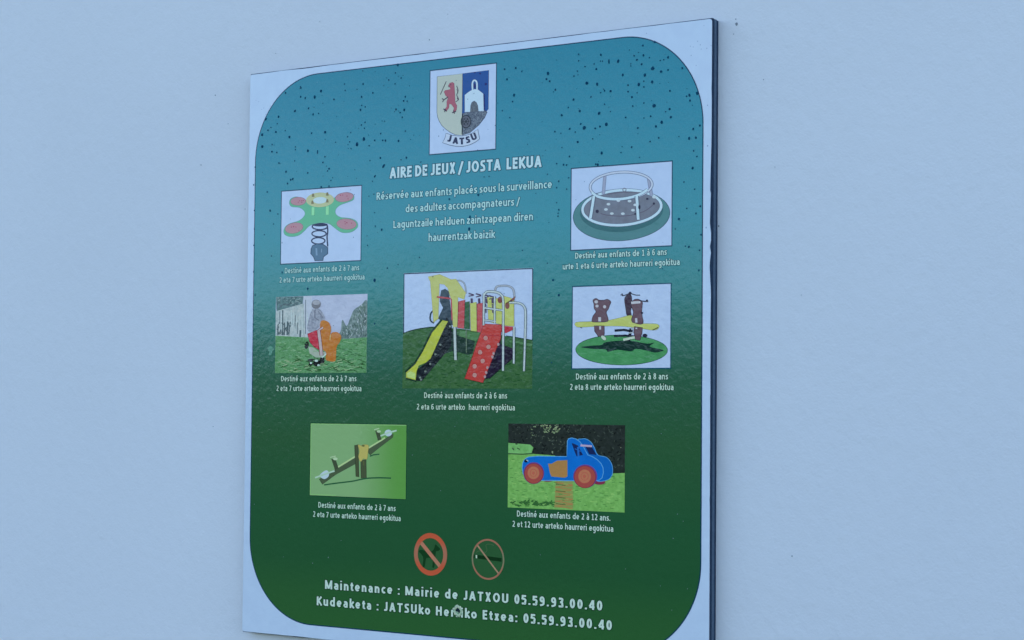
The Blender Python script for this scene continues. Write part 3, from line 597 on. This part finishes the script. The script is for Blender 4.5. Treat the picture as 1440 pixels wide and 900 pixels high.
c.shape('climbing_ramp', (188, 80, 86), ('p', [(570, 368), (672, 372), (668, 455), (640, 520), (562, 720), (455, 695), (490, 600), (530, 480), (552, 420)]), rgb2=(168, 78, 84), scale=60, ol=(120, 50, 70), olw=3)
c.shape('ramp_line', (150, 60, 78), ('l', [(556, 432), (668, 440)], 4))
c.shape('climbing_hold', (228, 140, 146), *[('e', x, y, 13, 14) for x, y in ((580, 452), (597, 505), (547, 538), (562, 590), (514, 622), (514, 675))], ol=(158, 60, 76), olw=3)
c.shape('side_hold', (160, 146, 160), *[('e', x, y, 7, 9) for x, y in ((655, 490), (627, 545), (620, 565), (590, 630), (583, 660), (575, 685))])
c.shape('climbing_pole', (176, 198, 214), ('l', [(570, 182), (568, 375)], 9), ('l', [(634, 200), (634, 362)], 8), ('l', [(574, 270), (690, 286)], 8), ('l', [(574, 343), (640, 352)], 7), ('c', [(572, 190), (590, 172), (640, 174), (672, 190), (684, 230), (684, 400), (682, 650)], 10), ('c', [(720, 238), (775, 240), (806, 262), (814, 310), (810, 480), (804, 652)], 9), ('l', [(747, 385), (745, 606)], 9), ol=(74, 94, 116), olw=3)

# ---- bear springer
c = Card((227.9, 410.0, 95.3, -33.6), [(83, 75), (812, 47), (806, 670), (80, 680)], 'picture', CW2, sign, 'picture of a yellow springer with brown bear shapes on a green disc', .5)
c.shape('green_disc', (64, 134, 98), ('e', 447, 541, 339, 110, 0, 56), rgb2=(74, 148, 108), scale=50, ol=(26, 78, 76), olw=4)
c.shape('disc_shadow', (30, 64, 68), ('s', [(145, 522), (230, 510), (300, 505), (340, 482), (480, 470), (560, 478), (640, 492), (692, 486), (660, 515), (760, 540), (700, 558), (640, 545), (560, 532), (520, 550), (420, 540), (350, 555), (330, 537), (240, 535)]))
c.shape('coil_spring', (26, 44, 66), ('l', [(400, 397), (470, 392), (535, 402)], 18), ('l', [(395, 438), (480, 434), (545, 440)], 16), ('l', [(522, 380), (505, 475)], 22))
c.shape('spring_glint', (150, 172, 196), ('l', [(505, 415), (550, 408)], 9), ('l', [(532, 372), (530, 392)], 14))
c.shape('far_bear', (64, 64, 84), ('s', [(475, 160), (490, 135), (505, 122), (525, 140), (530, 200), (520, 250), (524, 290), (495, 292), (482, 225)]), ol=(34, 42, 62), olw=2)
c.shape('yellow_seat_board', (178, 192, 122), ('s', [(100, 350), (120, 336), (230, 331), (350, 322), (440, 302), (528, 284), (530, 335), (600, 344), (700, 345), (728, 360), (715, 384), (680, 391), (600, 380), (520, 370), (440, 363), (300, 364), (140, 373), (108, 366)]), ol=(96, 110, 90), olw=2)
c.shape('bear', (96, 86, 104), ('s', [(262, 258), (248, 232), (246, 200), (240, 172), (262, 160), (282, 172), (322, 172), (345, 166), (370, 182), (362, 206), (352, 235), (336, 262), (350, 312), (336, 330), (242, 332), (232, 320), (240, 290)]), ('p', [(246, 364), (322, 364), (322, 420), (318, 442), (278, 440), (252, 402)]),
        ('s', [(526, 205), (540, 172), (575, 164), (604, 184), (602, 220), (600, 270), (608, 342), (550, 338), (528, 318), (542, 262)]), ('p', [(548, 368), (606, 376), (602, 410), (586, 468), (556, 462), (544, 400)]), ol=(52, 52, 72), olw=4)
c.shape('bear_markings', (172, 184, 206), ('e', 262, 184, 14, 12), ('e', 268, 215, 12, 11), ('e', 325, 220, 12, 12), ('l', [(288, 298), (288, 330)], 20), ('l', [(292, 366), (292, 390)], 14), ('l', [(524, 190), (592, 184)], 18), ('l', [(560, 304), (562, 336)], 16), ('l', [(562, 374), (562, 384)], 14))
c.shape('bear_foot', (172, 200, 196), ('e', 318, 452, 22, 13, 40), ('l', [(465, 465), (550, 446)], 18), ol=(60, 80, 90), olw=2)
c.shape('handle_bar', (44, 54, 78), ('l', [(445, 130), (470, 136), (515, 118), (560, 132), (590, 132)], 7), ('l', [(455, 120), (462, 140)], 8), ('e', 516, 118, 11, 12), ('l', [(585, 172), (620, 178), (650, 180)], 8), ('e', 640, 172, 8, 7), ('e', 625, 433, 18, 14), ('e', 604, 264, 8, 8), ('l', [(140, 374), (155, 380)], 5), ('l', [(680, 392), (722, 372)], 6))

# ---- seesaw
c = Card((-324.8, -109.6, -127.3, -252.2), [(97, 88), (855, 97), (846, 683), (88, 658)], 'picture', ink_fade((116, 164, 122), (84, 146, 78), -230, -118), sign, 'photo of a wooden seesaw with two seats on bright grass', 0, border=1.2, outline=(18, 62, 52))
c.shape('grass_edge', (124, 182, 124), ('l', [(99, 92), (853, 101)], 7), ('l', [(92, 652), (300, 658)], 8), ('l', [(100, 92), (92, 655)], 7))
c.shape('ground_shadow', (42, 92, 68), ('c', [(205, 576), (300, 562), (430, 545), (540, 522), (640, 516), (735, 518)], 11), ('l', [(570, 347), (600, 335), (645, 330)], 10))
c.shape('seesaw_beam', (70, 92, 74), ('p', [(165, 532), (320, 440), (470, 345), (476, 396), (300, 492), (190, 572)]), ('p', [(560, 285), (650, 232), (755, 168), (750, 195), (610, 305), (572, 338), (560, 320)]), ol=(44, 66, 56), olw=2)
c.shape('beam_top', (160, 196, 150), ('l', [(318, 434), (474, 338)], 13), ('l', [(562, 280), (650, 226), (690, 200)], 12))
c.shape('seat_upright', (62, 80, 66), ('p', [(263, 368), (300, 375), (322, 440), (294, 458)]), ('p', [(613, 142), (648, 155), (662, 215), (634, 222)]))
c.shape('upright_knob', (160, 196, 168), ('e', 297, 368, 19, 12), ('l', [(255, 358), (300, 346)], 8), ('e', 642, 150, 16, 10), ('l', [(605, 138), (645, 126)], 8))
c.shape('seesaw_seat', (168, 200, 222), ('s', [(170, 505), (190, 478), (225, 460), (245, 480), (240, 510), (205, 530)]), ('e', 715, 162, 28, 26))
c.shape('seat_bar', (158, 198, 188), ('l', [(132, 520), (210, 492), (290, 464)], 13), ('l', [(655, 186), (715, 160), (780, 142)], 13))
c.shape('pivot_post', (68, 84, 66), ('p', [(452, 262), (478, 254), (484, 512), (462, 508)]), ('p', [(500, 378), (540, 372), (542, 516), (502, 521)]), ol=(40, 58, 50), olw=3)
c.shape('pivot_bracket', (176, 170, 104), ('s', [(480, 258), (505, 264), (520, 256), (560, 262), (556, 310), (548, 368), (520, 366), (498, 388), (482, 350), (490, 310)]), ol=(128, 130, 82), olw=2)
c.shape('pivot_marks', (92, 104, 66), ('e', 520, 264, 12, 7), ('l', [(522, 385), (524, 420)], 5))

# ---- blue truck springer
c = Card((103.2, 328.5, -122.6, -258.2), [(77, 82), (922, 90), (918, 722), (73, 688)], 'picture', ink((42, 54, 56), 0, (34, 46, 46), 130), sign, 'photo of a blue toy truck springer with red wheels on grass', 0, border=0)
c.shape('dark_leaves', (58, 74, 72), *tufts(150, 85, 905, 88, 420, 22, 9, 1.5))
c.shape('black_leaves', (26, 36, 38), *tufts(110, 85, 905, 88, 420, 26, 10, 1.5))
c.shape('grey_leaves', (78, 96, 90), *tufts(46, 230, 620, 88, 230, 16, 6, 1.5))
c.shape('leaves', (118, 148, 118), *tufts(40, 250, 450, 88, 150, 20, 6, .7, lambda x, y: y < 112 or x > 330), *tufts(6, 240, 256, 110, 200, 10, 5, 1.5))
c.shape('pale_leaves', (160, 186, 150), *tufts(16, 330, 450, 96, 150, 16, 5, .6))
c.shape('pale_post', (120, 140, 124), ('l', [(404, 280), (404, 298)], 10), ('l', [(380, 200), (382, 205)], 4), ('l', [(890, 250), (894, 255)], 6))
c.shape('light_meadow', (112, 178, 116), ('p', [(77, 222), (240, 234), (264, 255), (248, 302), (76, 300)]), rgb2=(96, 160, 98), scale=120)
c.shape('meadow', (98, 160, 88), ('p', [(76, 306), (240, 300), (420, 312), (600, 420), (840, 440), (920, 436), (918, 722), (73, 688)]), rgb2=(114, 176, 104), scale=140)
c.shape('meadow_line', (50, 84, 60), ('l', [(77, 300), (180, 304), (270, 298)], 8))
below = lambda x, y: y > 325+max(0, (x-420))*.30 and not (x > 840 and y < 450)
c.shape('meadow_lights', (130, 186, 112), *tufts(120, 85, 890, 320, 705, 34, 7, .25, lambda x, y: below(x, y) and y < 680+.03*x))
c.shape('meadow_darks', (78, 138, 76), *tufts(120, 85, 890, 320, 690, 30, 6, .25, below))
c.shape('meadow_shadow', (50, 100, 58), *tufts(60, 90, 400, 648, 676, 34, 9, .5), *tufts(24, 150, 400, 634, 655, 22, 7, .8))
c.shape('coil_spring', (128, 146, 92), ('p', [(430, 492), (552, 492), (556, 690), (418, 690)]))
zz = []
for k in range(6):
    y = 505+k*34; zz.append(('l', [(424, y), (552, y+22)], 6)); zz.append(('l', [(424, y+36), (552, y+24)], 5))
c.shape('spring_coils', (156, 122, 82), *zz[:-1]); c.shape('spring_shade', (72, 98, 64), *[('l', [(430, y), (500, y+8)], 5) for y in (520, 566, 612, 660)])
c.shape('far_wheel', (120, 52, 84), ('e', 372, 488, 42, 14), ('e', 742, 502, 42, 20))
BL = (84, 160, 220)
c.shape('far_side', (20, 98, 188), ('s', [(592, 205), (615, 194), (645, 193), (680, 215), (705, 255), (730, 308), (790, 325), (822, 362), (834, 410), (826, 460), (790, 488), (720, 490), (680, 400), (650, 300)]), ol=BL, olw=4)
c.shape('far_window', (26, 44, 92), ('p', [(640, 240), (690, 250), (722, 306), (670, 302)]), ('l', [(610, 222), (640, 300)], 8))
c.shape('truck_side', (20, 108, 206), ('p', [(184, 400), (188, 370), (196, 350), (212, 335), (232, 326), (300, 320), (510, 322), (514, 260), (516, 205), (524, 192), (545, 187), (575, 194), (600, 212), (622, 240), (640, 275), (660, 310), (690, 320), (725, 342), (752, 370), (766, 400), (768, 435), (760, 470), (740, 488), (640, 492), (400, 490), (300, 490), (230, 484), (205, 470), (190, 440)]), rgb2=(18, 100, 196), scale=40, ol=BL, olw=5)
c.shape('window', (26, 46, 96), ('p', [(545, 222), (562, 226), (590, 240), (626, 308), (580, 318), (566, 285)]))
c.shape('window_post', (38, 104, 196), ('l', [(590, 250), (594, 318)], 14), ('l', [(566, 262), (610, 282)], 5))
c.shape('windscreen_bar', (196, 160, 196), ('l', [(608, 238), (690, 244)], 14))
c.shape('orange_door', (156, 124, 80), ('p', [(376, 372), (400, 374), (425, 360), (440, 352), (512, 346), (512, 462), (495, 470), (400, 462), (390, 440)]), ol=(136, 128, 118), olw=3)
c.shape('wheel_arch', (104, 70, 140), ('r', 268, 440, 72, 74, 9), ('r', 642, 462, 80, 80, 10))
c.shape('wheel', (150, 76, 76), ('e', 268, 443, 68, 71), ('e', 640, 466, 75, 78), ol=(120, 44, 56), olw=3)
c.shape('wheel_rim', (172, 114, 92), ('e', 266, 438, 42, 44), ('e', 638, 462, 44, 48), ol=(196, 92, 84), olw=3)
c.shape('rim_ring', (190, 96, 84), ('r', 266, 438, 24, 26, 5), ('r', 638, 462, 26, 28, 5), ('e', 266, 440, 10, 11), ('e', 636, 462, 11, 13))
c.shape('headlight', (24, 36, 62), ('e', 211, 352, 14, 12)); c.shape('headlight_glint', (190, 214, 236), ('l', [(214, 344), (226, 354)], 6))

# ---- lettering
TXT = (160, 208, 222)
HT = (38, 94, 118)
write('heading', [('AIRE DE JEUX / JOSTA  LEKUA', -152.6, 165.0, 291.4)], 18.6, (168, 214, 236), sign, 1, bold=.21, gap=.22, halo=HT, label='large heading line in white capitals')
write('notice_text', [('Réservée aux enfants placés sous la surveillance', -180.9, 185.5, 256.2), ('des adultes accompagnateurs /', -116.6, 122.6, 231.6),
      ('Laguntzaile helduen zaintzapean diren', -143.0, 148.7, 206.0), ('haurrentzak baizik', -66.3, 73.3, 180.6)], 12.6, (152, 206, 224), sign, 1, bold=.165, gap=.25, halo=HT, halo_w=.07, label='four centred lines of small white text')
CAP = [(('Destiné aux enfants de 2 à 7 ans', -390.4, -218.1, 137.0), ('2 eta 7 urte arteko haurreri egokitua', -402.9, -205.8, 120.6), 1, (148, 200, 214), (48, 108, 128)),
       (('Destiné aux enfants de 1 à 6 ans', 231.9, 402.7, 140.4), ('urte 1 eta 6 urte arteko haurreri egokitua', 208.1, 426.2, 124.0), 1, (162, 214, 222), (34, 88, 104)),
       (('Destiné aux enfants de 2 à 7 ans', -395.7, -221.3, -54.0), ('2 eta 7 urte arteko haurreri egokitua', -406.7, -209.8, -71.0), .2, (166, 206, 202), (24, 66, 60)),
       (('Destiné aux enfants de 2 à 6 ans', -72.1, 100.1, -82.2), ('2 eta 6 urte arteko  haurreri egokitua', -87.8, 116.0, -101.4), 0, (168, 210, 200), (22, 62, 48)),
       (('Destiné aux enfants de 2 à 8 ans', 235.3, 406.4, -51.5), ('2 eta 8 urte arteko haurreri egokitua', 223.8, 416.4, -68.0), .2, (168, 212, 206), (24, 68, 60)),
       (('Destiné aux enfants de 2 à 7 ans', -304.4, -131.1, -273.0), ('2 eta 7 urte arteko haurreri egokitua', -316.4, -119.9, -289.4), 0, (164, 208, 202), (18, 60, 48)),
       (('Destiné aux enfants de 2 à 12 ans.', 122.0, 302.2, -272.2), ('2 et 12 urte arteko haurreri egokitua', 113.1, 307.9, -289.0), 0, (168, 212, 206), (18, 60, 48))]
WH = ['the four-seat rocker', 'the turntable', 'the child on a springer', 'the climbing tower', 'the bear springer', 'the seesaw', 'the blue truck']
for (a, b_, g, cl, ho), wh in zip(CAP, WH):
    write('caption', [a, b_], 9.6, cl, sign, g, bold=.165, halo=ho, halo_w=.08, label='two-line caption under '+wh)
write('contact_text', [('Maintenance : Mairie de JATXOU 05.59.93.00.40', -286.7, 288.4, -412.4), ('Kudeaketa : JATSUko Herriko Etxea: 05.59.93.00.40', -305.2, 306.4, -441.6)], 15.2, (170, 214, 210), sign, 0, bold=.205, halo=(16, 58, 40), halo_w=.07, space=1.22, label='two bold lines with phone numbers along the bottom')

# ---- prohibition symbols
def symbol(name, cx, cz, r, rw, ring, bar, label):
    disc = Print().poly([ell(cx, cz, r-1, r-1, 0, 48)], .00030).build(name, ink((42, 88, 60)), sign); disc['label'] = label
    p = Print(); p.poly([ell(cx, cz, r, r, 0, 56), ell(cx, cz, r-rw, r-rw, 0, 56)], .00050).build('ring', ring, disc)
    return disc
s1 = symbol('prohibition_symbol', -55.1, -341.7, 35.2, 8.2, ink_faded_ring(-341.7, 35.2, (200, 86, 66), (148, 104, 90)), None, 'thick red ring crossing out a dog')
Print().poly([[(-55.1+x*.84, -341.7+z*.84) for x, z in smooth([(-30, 4), (-24, 8), (-10, 6), (6, 8), (12, 20), (16, 18), (24, 12), (20, 8), (14, 6), (12, -6), (10, -24), (5, -25), (5, -10), (-10, -8), (-14, -24), (-20, -26), (-18, -10), (-22, -2)])]], .00040).build('dog_figure', ink((24, 62, 40)), s1)
L, Q = stroke_pts([(-55.1-24, -341.7+22), (-55.1+24, -341.7-22)], 7)
Print().poly([L[0], L[1], Q[1], Q[0]], .00046).build('crossing_bar', ink((178, 112, 96), 0, (150, 118, 104), 60), s1)
s2 = symbol('prohibition_symbol', 64.3, -343.9, 33.2, 3.0, ink_faded_ring(-343.9, 33.2, (142, 104, 92), (112, 120, 102)), None, 'thin pale ring crossing out a cigarette')
Print().poly([(38, -343.5), (92, -346.5), (92, -340.5), (38, -337.5)], .00040).poly([(34.5, -343.5), (37, -343.5), (37, -337.5), (34.5, -337.5)], .0004).build('cigarette', ink((14, 54, 36)), s2)
Print().poly([(39.2, -343.2), (42.2, -343.3), (42.2, -338.2), (39.2, -338.1)], .00043).build('cigarette_tip', ink((176, 208, 192)), s2)
L, Q = stroke_pts(smooth([(40, -335), (46, -331), (58, -333), (62, -329), (60, -321), (68, -319), (76, -321)], False), 1.4)
p = Print()
for i in range(len(L)-1): p.poly([L[i], L[i+1], Q[i+1], Q[i]], .00040)
p.build('smoke', ink((62, 96, 72)), s2)
L, Q = stroke_pts([(64.3-22, -343.9+22), (64.3+22, -343.9-22)], 2.8)
Print().poly([L[0], L[1], Q[1], Q[0]], .00046).build('crossing_bar', ink((146, 128, 112)), s2)

# ---- chipped fixing hole through the bottom line, and a pale smear by the left photo
m_chip, t, b = nodes_mat('chipped_laminate', (.3, .4, .4), .7, .2); mottle(t, b, pigment((164, 188, 184)), pigment((104, 150, 136)), 240)
m_hole, t, b = nodes_mat('dark_hole', (.01, .02, .02), .8, .1); mottle(t, b, (.006, .015, .015), (.02, .04, .04), 400)
def blob_ring(cx, cz, rx, rz, hgt, mat, name, n=26, inner=.45, jit=.16):
    v, f = [], []
    js = [1+random.uniform(-jit, jit) for _ in range(n)]
    for i in range(n):
        a = 2*math.pi*i/n
        for rr, hh in ((1.0, .00055), (.82, hgt), (.62, hgt*.9), (inner, .0006)):
            v.append(P(cx+rx*rr*js[i]*math.cos(a), cz+rz*rr*js[(i*3) % n]*math.sin(a), hh))
    for i in range(n):
        for j in range(3):
            q = i*4+j; e = ((i+1) % n)*4+j; f.append((q, e, e+1, q+1))
    return mesh_obj(name, v, f, mat, sign, True)
chip = blob_ring(3.5, -431.5, 10.2, 9.4, .0018, m_chip, 'chipped_hole'); chip['label'] = 'pale chipped ring round a fixing hole in the bottom line of text'
Print().poly([[(3.9+x, -430.8+z) for x, z in smooth([(-4, 1), (-1, 4.5), (2, 5), (4.5, 1), (6, -4), (4, -6.5), (2.5, -3), (-1, -2), (-4.5, -1.5)])]], .0008).build('hole', m_hole, chip)
Print().poly([[(3.5+x, -431.5+z) for x, z in smooth([(-6, -3), (-2, -1.5), (1, -3), (2, -6.5), (-1, -7.5), (-5, -6.5)])]], .0007).build('torn_flake', ink((104, 150, 136)), chip)
sm = Print().poly([smooth([(-430, 4), (-424, 8), (-417, 7), (-414, 2), (-418, -1), (-420, -7), (-426, -7), (-425, -1)])], .0006)
sm.build('pale_smear', ink((92, 152, 146), .4, (72, 128, 124), 200), sign)

# ---- weathering specks: dried dirt spots sticking to the lacquer
S1 = [(502,427,1.5),(601,443,2),(570,472,2.4),(502,471,1.4),(524,477,1.3),(664,484,1.4),(715,409,1),(806,409,1.3),(853,452,1.3),(931,389,1.3),(975,316,2),(428,452,1.5),(798,471,1.5),(540,527,1.4),(562,557,1.6),(589,552,1),(474,540,1.9),(394,569,1.7),(332,579,2.2),(388,602,1),(343,634,1.5),(357,620,1),(381,642,2),(314,655,2.2),(447,667,1.9),(427,635,1),(315,714,2.3),(363,703,1),(362,738,1.7),(386,742,1.3),(476,715,1.1),(476,728,1),(396,793,1.2),(473,783,1),(537,734,2.2),(610,790,1.4),(620,762,1.2),(555,648,1.2),(621,644,2),(672,692,1),(431,835,1.7),(536,841,1.2),(640,820,1.5),(632,832,1),(453,875,1.4),(438,893,1.3),(649,878,.8),(793,535,1.7),(799,513,1),(816,520,1),(797,608,1),(815,595,1),(812,624,1),(745,645,1),(730,666,1),(740,690,1),(747,723,1),(776,702,2.6),(809,676,2.5),(835,709,1),(862,683,1.4),(901,683,1.3),(914,684,1.5),(891,650,1.2),(978,685,1.7),(966,532,1.6),(1006,535,1.9),(986,548,1.3),(1003,491,1.4),(1011,471,1.2),(1020,493,1),(996,571,1),(1011,638,1.2),(910,590,.8),(839,781,1),(862,859,1.6),(990,777,1),(1016,767,1.5),(961,408,1),(990,380,1),(963,355,1),(804,345,1),(718,440,1)]
S3 = [(40,316,1.2),(104,309,1.4),(139,330,1.1),(54,375,1.3),(290,340,2.2),(281,373,1.6),(299,385,1.3),(332,434,1.3),(94,465,1.8),(86,503,1.2),(27,555,1),(70,595,.8),(368,581,1.6),(437,491,1.6),(472,557,1.7),(406,537,1),(439,356,1),(459,328,1.1),(466,268,1),(466,231,1),(503,301,1),(555,286,1),(567,315,1.5),(593,234,1.5),(591,270,.9),(604,270,.9),(693,270,1.9),(513,396,2.5),(573,402,1.9),(615,440,1.2),(593,452,1),(650,442,1.8),(537,475,1),(615,518,1),(649,560,.7),(584,570,2.1),(625,634,2.6),(498,654,2.8),(478,631,1.2),(562,657,1.5),(589,646,1.5),(414,660,1.3),(446,677,1),(329,676,1.2),(364,685,.8),(461,735,1.7),(547,717,.8),(370,766,.8),(598,798,1.8),(413,818,1.3),(379,866,1.4),(576,865,1.6),(710,796,.9),(771,765,1.2),(806,654,1.3),(736,594,1.2),(777,529,1.1),(772,477,1.5),(750,445,1.4),(750,408,1.3),(720,350,1.8),(812,404,2.1),(847,350,2),(841,385,1),(841,418,1),(802,452,.8),(766,298,.8),(766,286,.8),(785,239,1.2),(801,262,1.5),(828,288,1.5),(839,237,1.5),(835,180,1.5),(758,206,.7),(873,250,1),(892,312,2.9),(940,330,1.9),(889,390,2),(980,320,1.3),(980,248,1.5),(935,266,.8),(955,262,.8),(904,160,1.8),(1062,310,1.4),(991,441,1.2),(900,526,2.7),(841,511,1.1),(989,545,1.6),(966,560,.8),(996,592,1.6),(943,620,1.9),(911,645,1.7),(880,587,1.2),(841,597,.8),(927,711,1.2),(877,732,1.2),(1103,466,1.6),(1106,497,1.3),(1148,454,2),(1087,472,.9),(1125,660,1.4),(1163,640,1.4),(1101,714,1.5),(1140,710,1.4),(1043,704,.8),(1128,785,1.3),(1146,818,1),(1121,885,1.5),(607,872,1)]
LONG = [(584+0,740,1.1,3.6,3.46,278,0,0),(905,808,1.6,3.6,3.46,278,0,-35),(640,272,1.0,3.4,4.09,700,20,0),(502,425,.9,2.6,3.46,278,0,25),(524,477,.7,2,3.46,278,0,-20)]
# tracing grid -> board millimetres (the two tracings are affine enough to place dots to a millimetre)
def board(px, py):
    d = fw+rt*((px-720)/2876.44)-up*((py-450)/2876.44); k = 2.67697/d.y
    return ((2.06817+k*d.x)*1000, (-.09868+k*d.z)*1000)
def dome(V, F, cx, cz, rx, rz, rot, h, d0, n=8):
    o = len(V); c_, s_ = math.cos(rot), math.sin(rot)
    js = [random.uniform(.82, 1.15) for _ in range(n)]
    for rr, hh in ((1, 0), (.7, h*.7)):
        for i in range(n):
            a = 2*math.pi*i/n; x, z = rx*rr*js[i]*math.cos(a), rz*rr*js[i]*math.sin(a)
            V.append(P(cx+x*c_-z*s_, cz+x*s_+z*c_, d0+hh))
    V.append(P(cx, cz, d0+h))
    for i in range(n):
        j = (i+1) % n; F.append((o+i, o+j, o+n+j, o+n+i)); F.append((o+n+i, o+n+j, o+2*n))
V, F = [], []
for lst, sc, ox, oy in ((S1, 3.46, 278, 0), (S3, 4.09, 700, 20)):
    for X, Y, r_ in lst:
        x, z = board(ox+X/sc, oy+Y/sc); rr = (.78*r_+.12)*1.4
        dome(V, F, x, z, rr, rr*random.uniform(.95, 1.25), random.uniform(-.4, .4), .0003, .00062)
for X, Y, rx, rz, sc, ox, oy, rot in LONG:
    x, z = board(ox+X/sc, oy+Y/sc); dome(V, F, x, z, rx*1.3, rz*1.2, R(rot), .0004, .00062)
EX = [(535,222,1.6),(592,228,.9),(597,240,1.1),(632,280,1.4),(673,274,1.9),(661,305,1.8),(660,322,2),(642,332,1),(699,268,.9),(537,323,1.6),(528,318,1),(528,247,.9),(526,273,1),(786,295,1.2),(785,304,1.2),(688,248,.9),(681,249,.9),(783,264,1),(544,274,1.1),(609,389,.9),
      (527,394,2.5),(433,406,1.8),(412,252,1.7),(380,296,1.7),(391,301,1.2),(376,270,1.4),(385,315,1),(382,360,1),(372,330,1),(452,263,1.6),(463,262,1.4),(405,258,.9),(524,255,1),(519,276,.9),(527,299,.9),(517,345,1),(397,383,1.4),(786,255,1.2),(797,266,1.2),(783,285,1),(785,300,1),(962,256,1),(955,308,1.8),(969,347,1.4),(838,231,1.4),(966,293,1),(950,322,1),(977,266,1.1),(979,300,1.2),(983,380,1.2),(964,346,1),(797,232,1.2),(800,250,1),(783,230,1),(770,245,.9),
      (786,415,1.6),(778,394,1.6),(776,510,1),(700,366,.9),(560,372,1),(545,377,1.2),(527,455,1.2),(590,362,1),(735,352,1),(770,370,1),(358,296,1.3),(358,322,1.1),(357,345,1),(357,382,1.4),(359,415,1.2),(357,260,1.3),(359,235,1.2),(985,290,1.3),(986,330,1.2),(984,352,1.1)]
for px, py, r_ in EX:
    x, z = board(px, py); rr = (.78*r_+.1)*1.35; dome(V, F, x, z, rr, rr*random.uniform(.95, 1.3), random.uniform(-.4, .4), .0003, .00062)
for i in range(150):
    z = 480-abs(random.gauss(0, 1))*190; x = random.uniform(-455, 455)
    if z < 20 or (abs(x) > 320 and z > 340 and math.hypot(abs(x)-318, z-338) > 142): continue
    rr = random.uniform(.45, .95); dome(V, F, x, z, rr, rr*random.uniform(.9, 1.3), random.uniform(-.4, .4), .0002, .0006, 6)
sp = mesh_obj('dirt_specks', V, F, m_speck, sign, True); sp['kind'] = 'stuff'
V, F = [], []
for px, py, r_ in [(374,161,1),(371,152,1),(368,154,.8),(364,143,.8),(360,141,.7),(985,63,1),(986,69,.9),(971,65,.8),(975,66,.7),(979,92,.8),(1000,64,.9),(994,68,.9),(972,78,.9),(981,58,.9),(909,47,.9),(990,36,.7),(446,116,.6),(995,205,1.4),(993,320,1.4),(995,148,1)]:
    x, z = board(px, py); dome(V, F, x, z, r_*.9, r_*1.0, 0, .0002, .0001)
mesh_obj('faint_specks', V, F, ink((128, 156, 200)), sign, True)['kind'] = 'stuff'
V, F = [], []
for px, py in [(399,783),(440,792),(462,784),(358,709),(407,744),(953,723),(961,733),(947,757),(929,824),(945,858),(967,828),(830,589),(824,588),(640,600),(540,700),(620,690),(690,640),(900,640),(930,610),(580,640),(400,590),(480,760),(760,780),(880,800),(520,790)]:
    x, z = board(px, py); rr = random.uniform(.5, .9); dome(V, F, x, z, rr, rr, 0, .0002, .0006)
sp = mesh_obj('pale_specks', V, F, ink((92, 124, 138)), sign, True); sp['kind'] = 'stuff'

# specks in the wall's plaster
V, F = [], []
def wallpt(px, py):
    d = fw+rt*((px-720)/2876.44)-up*((py-450)/2876.44); k = (2.67697+TH)/d.y
    return ((2.06817+k*d.x)*1000, (-.09868+k*d.z)*1000)
for px, py, r_ in [(1036,34,2.2),(1035,27,1),(1032,48,.8),(303,134,1.2),(283,232,1.2),(321,174,.9),(1114,782,1),(1090,235,.7),(604,56,1),(388,75,.7),(1074,112,.8),(345,294,.8),(1011,318,1.2),(300,600,.8),(1127,415,.7),(630,20,.7),(450,30,.7)]:
    x, z = wallpt(px, py); o = len(V)
    rr = r_*.95
    V += [(x/1000+rr/1000*math.cos(a)*(1+.3*math.sin(3*a)), -.0006-.0006*(k > 0)*0, ZC+z/1000+rr*1.3/1000*math.sin(a)) for k, a in enumerate([2*math.pi*i/8 for i in range(8)])]
    V.append((x/1000, -.0014, ZC+z/1000))
    F += [(o+i, o+(i+1) % 8, o+8) for i in range(8)]
V = [(x, y+TH, z) for x, y, z in V]
wall.location = (0, 0, 0)
ws = mesh_obj('wall_specks', V, F, m_wspeck, wall); ws['kind'] = 'stuff'
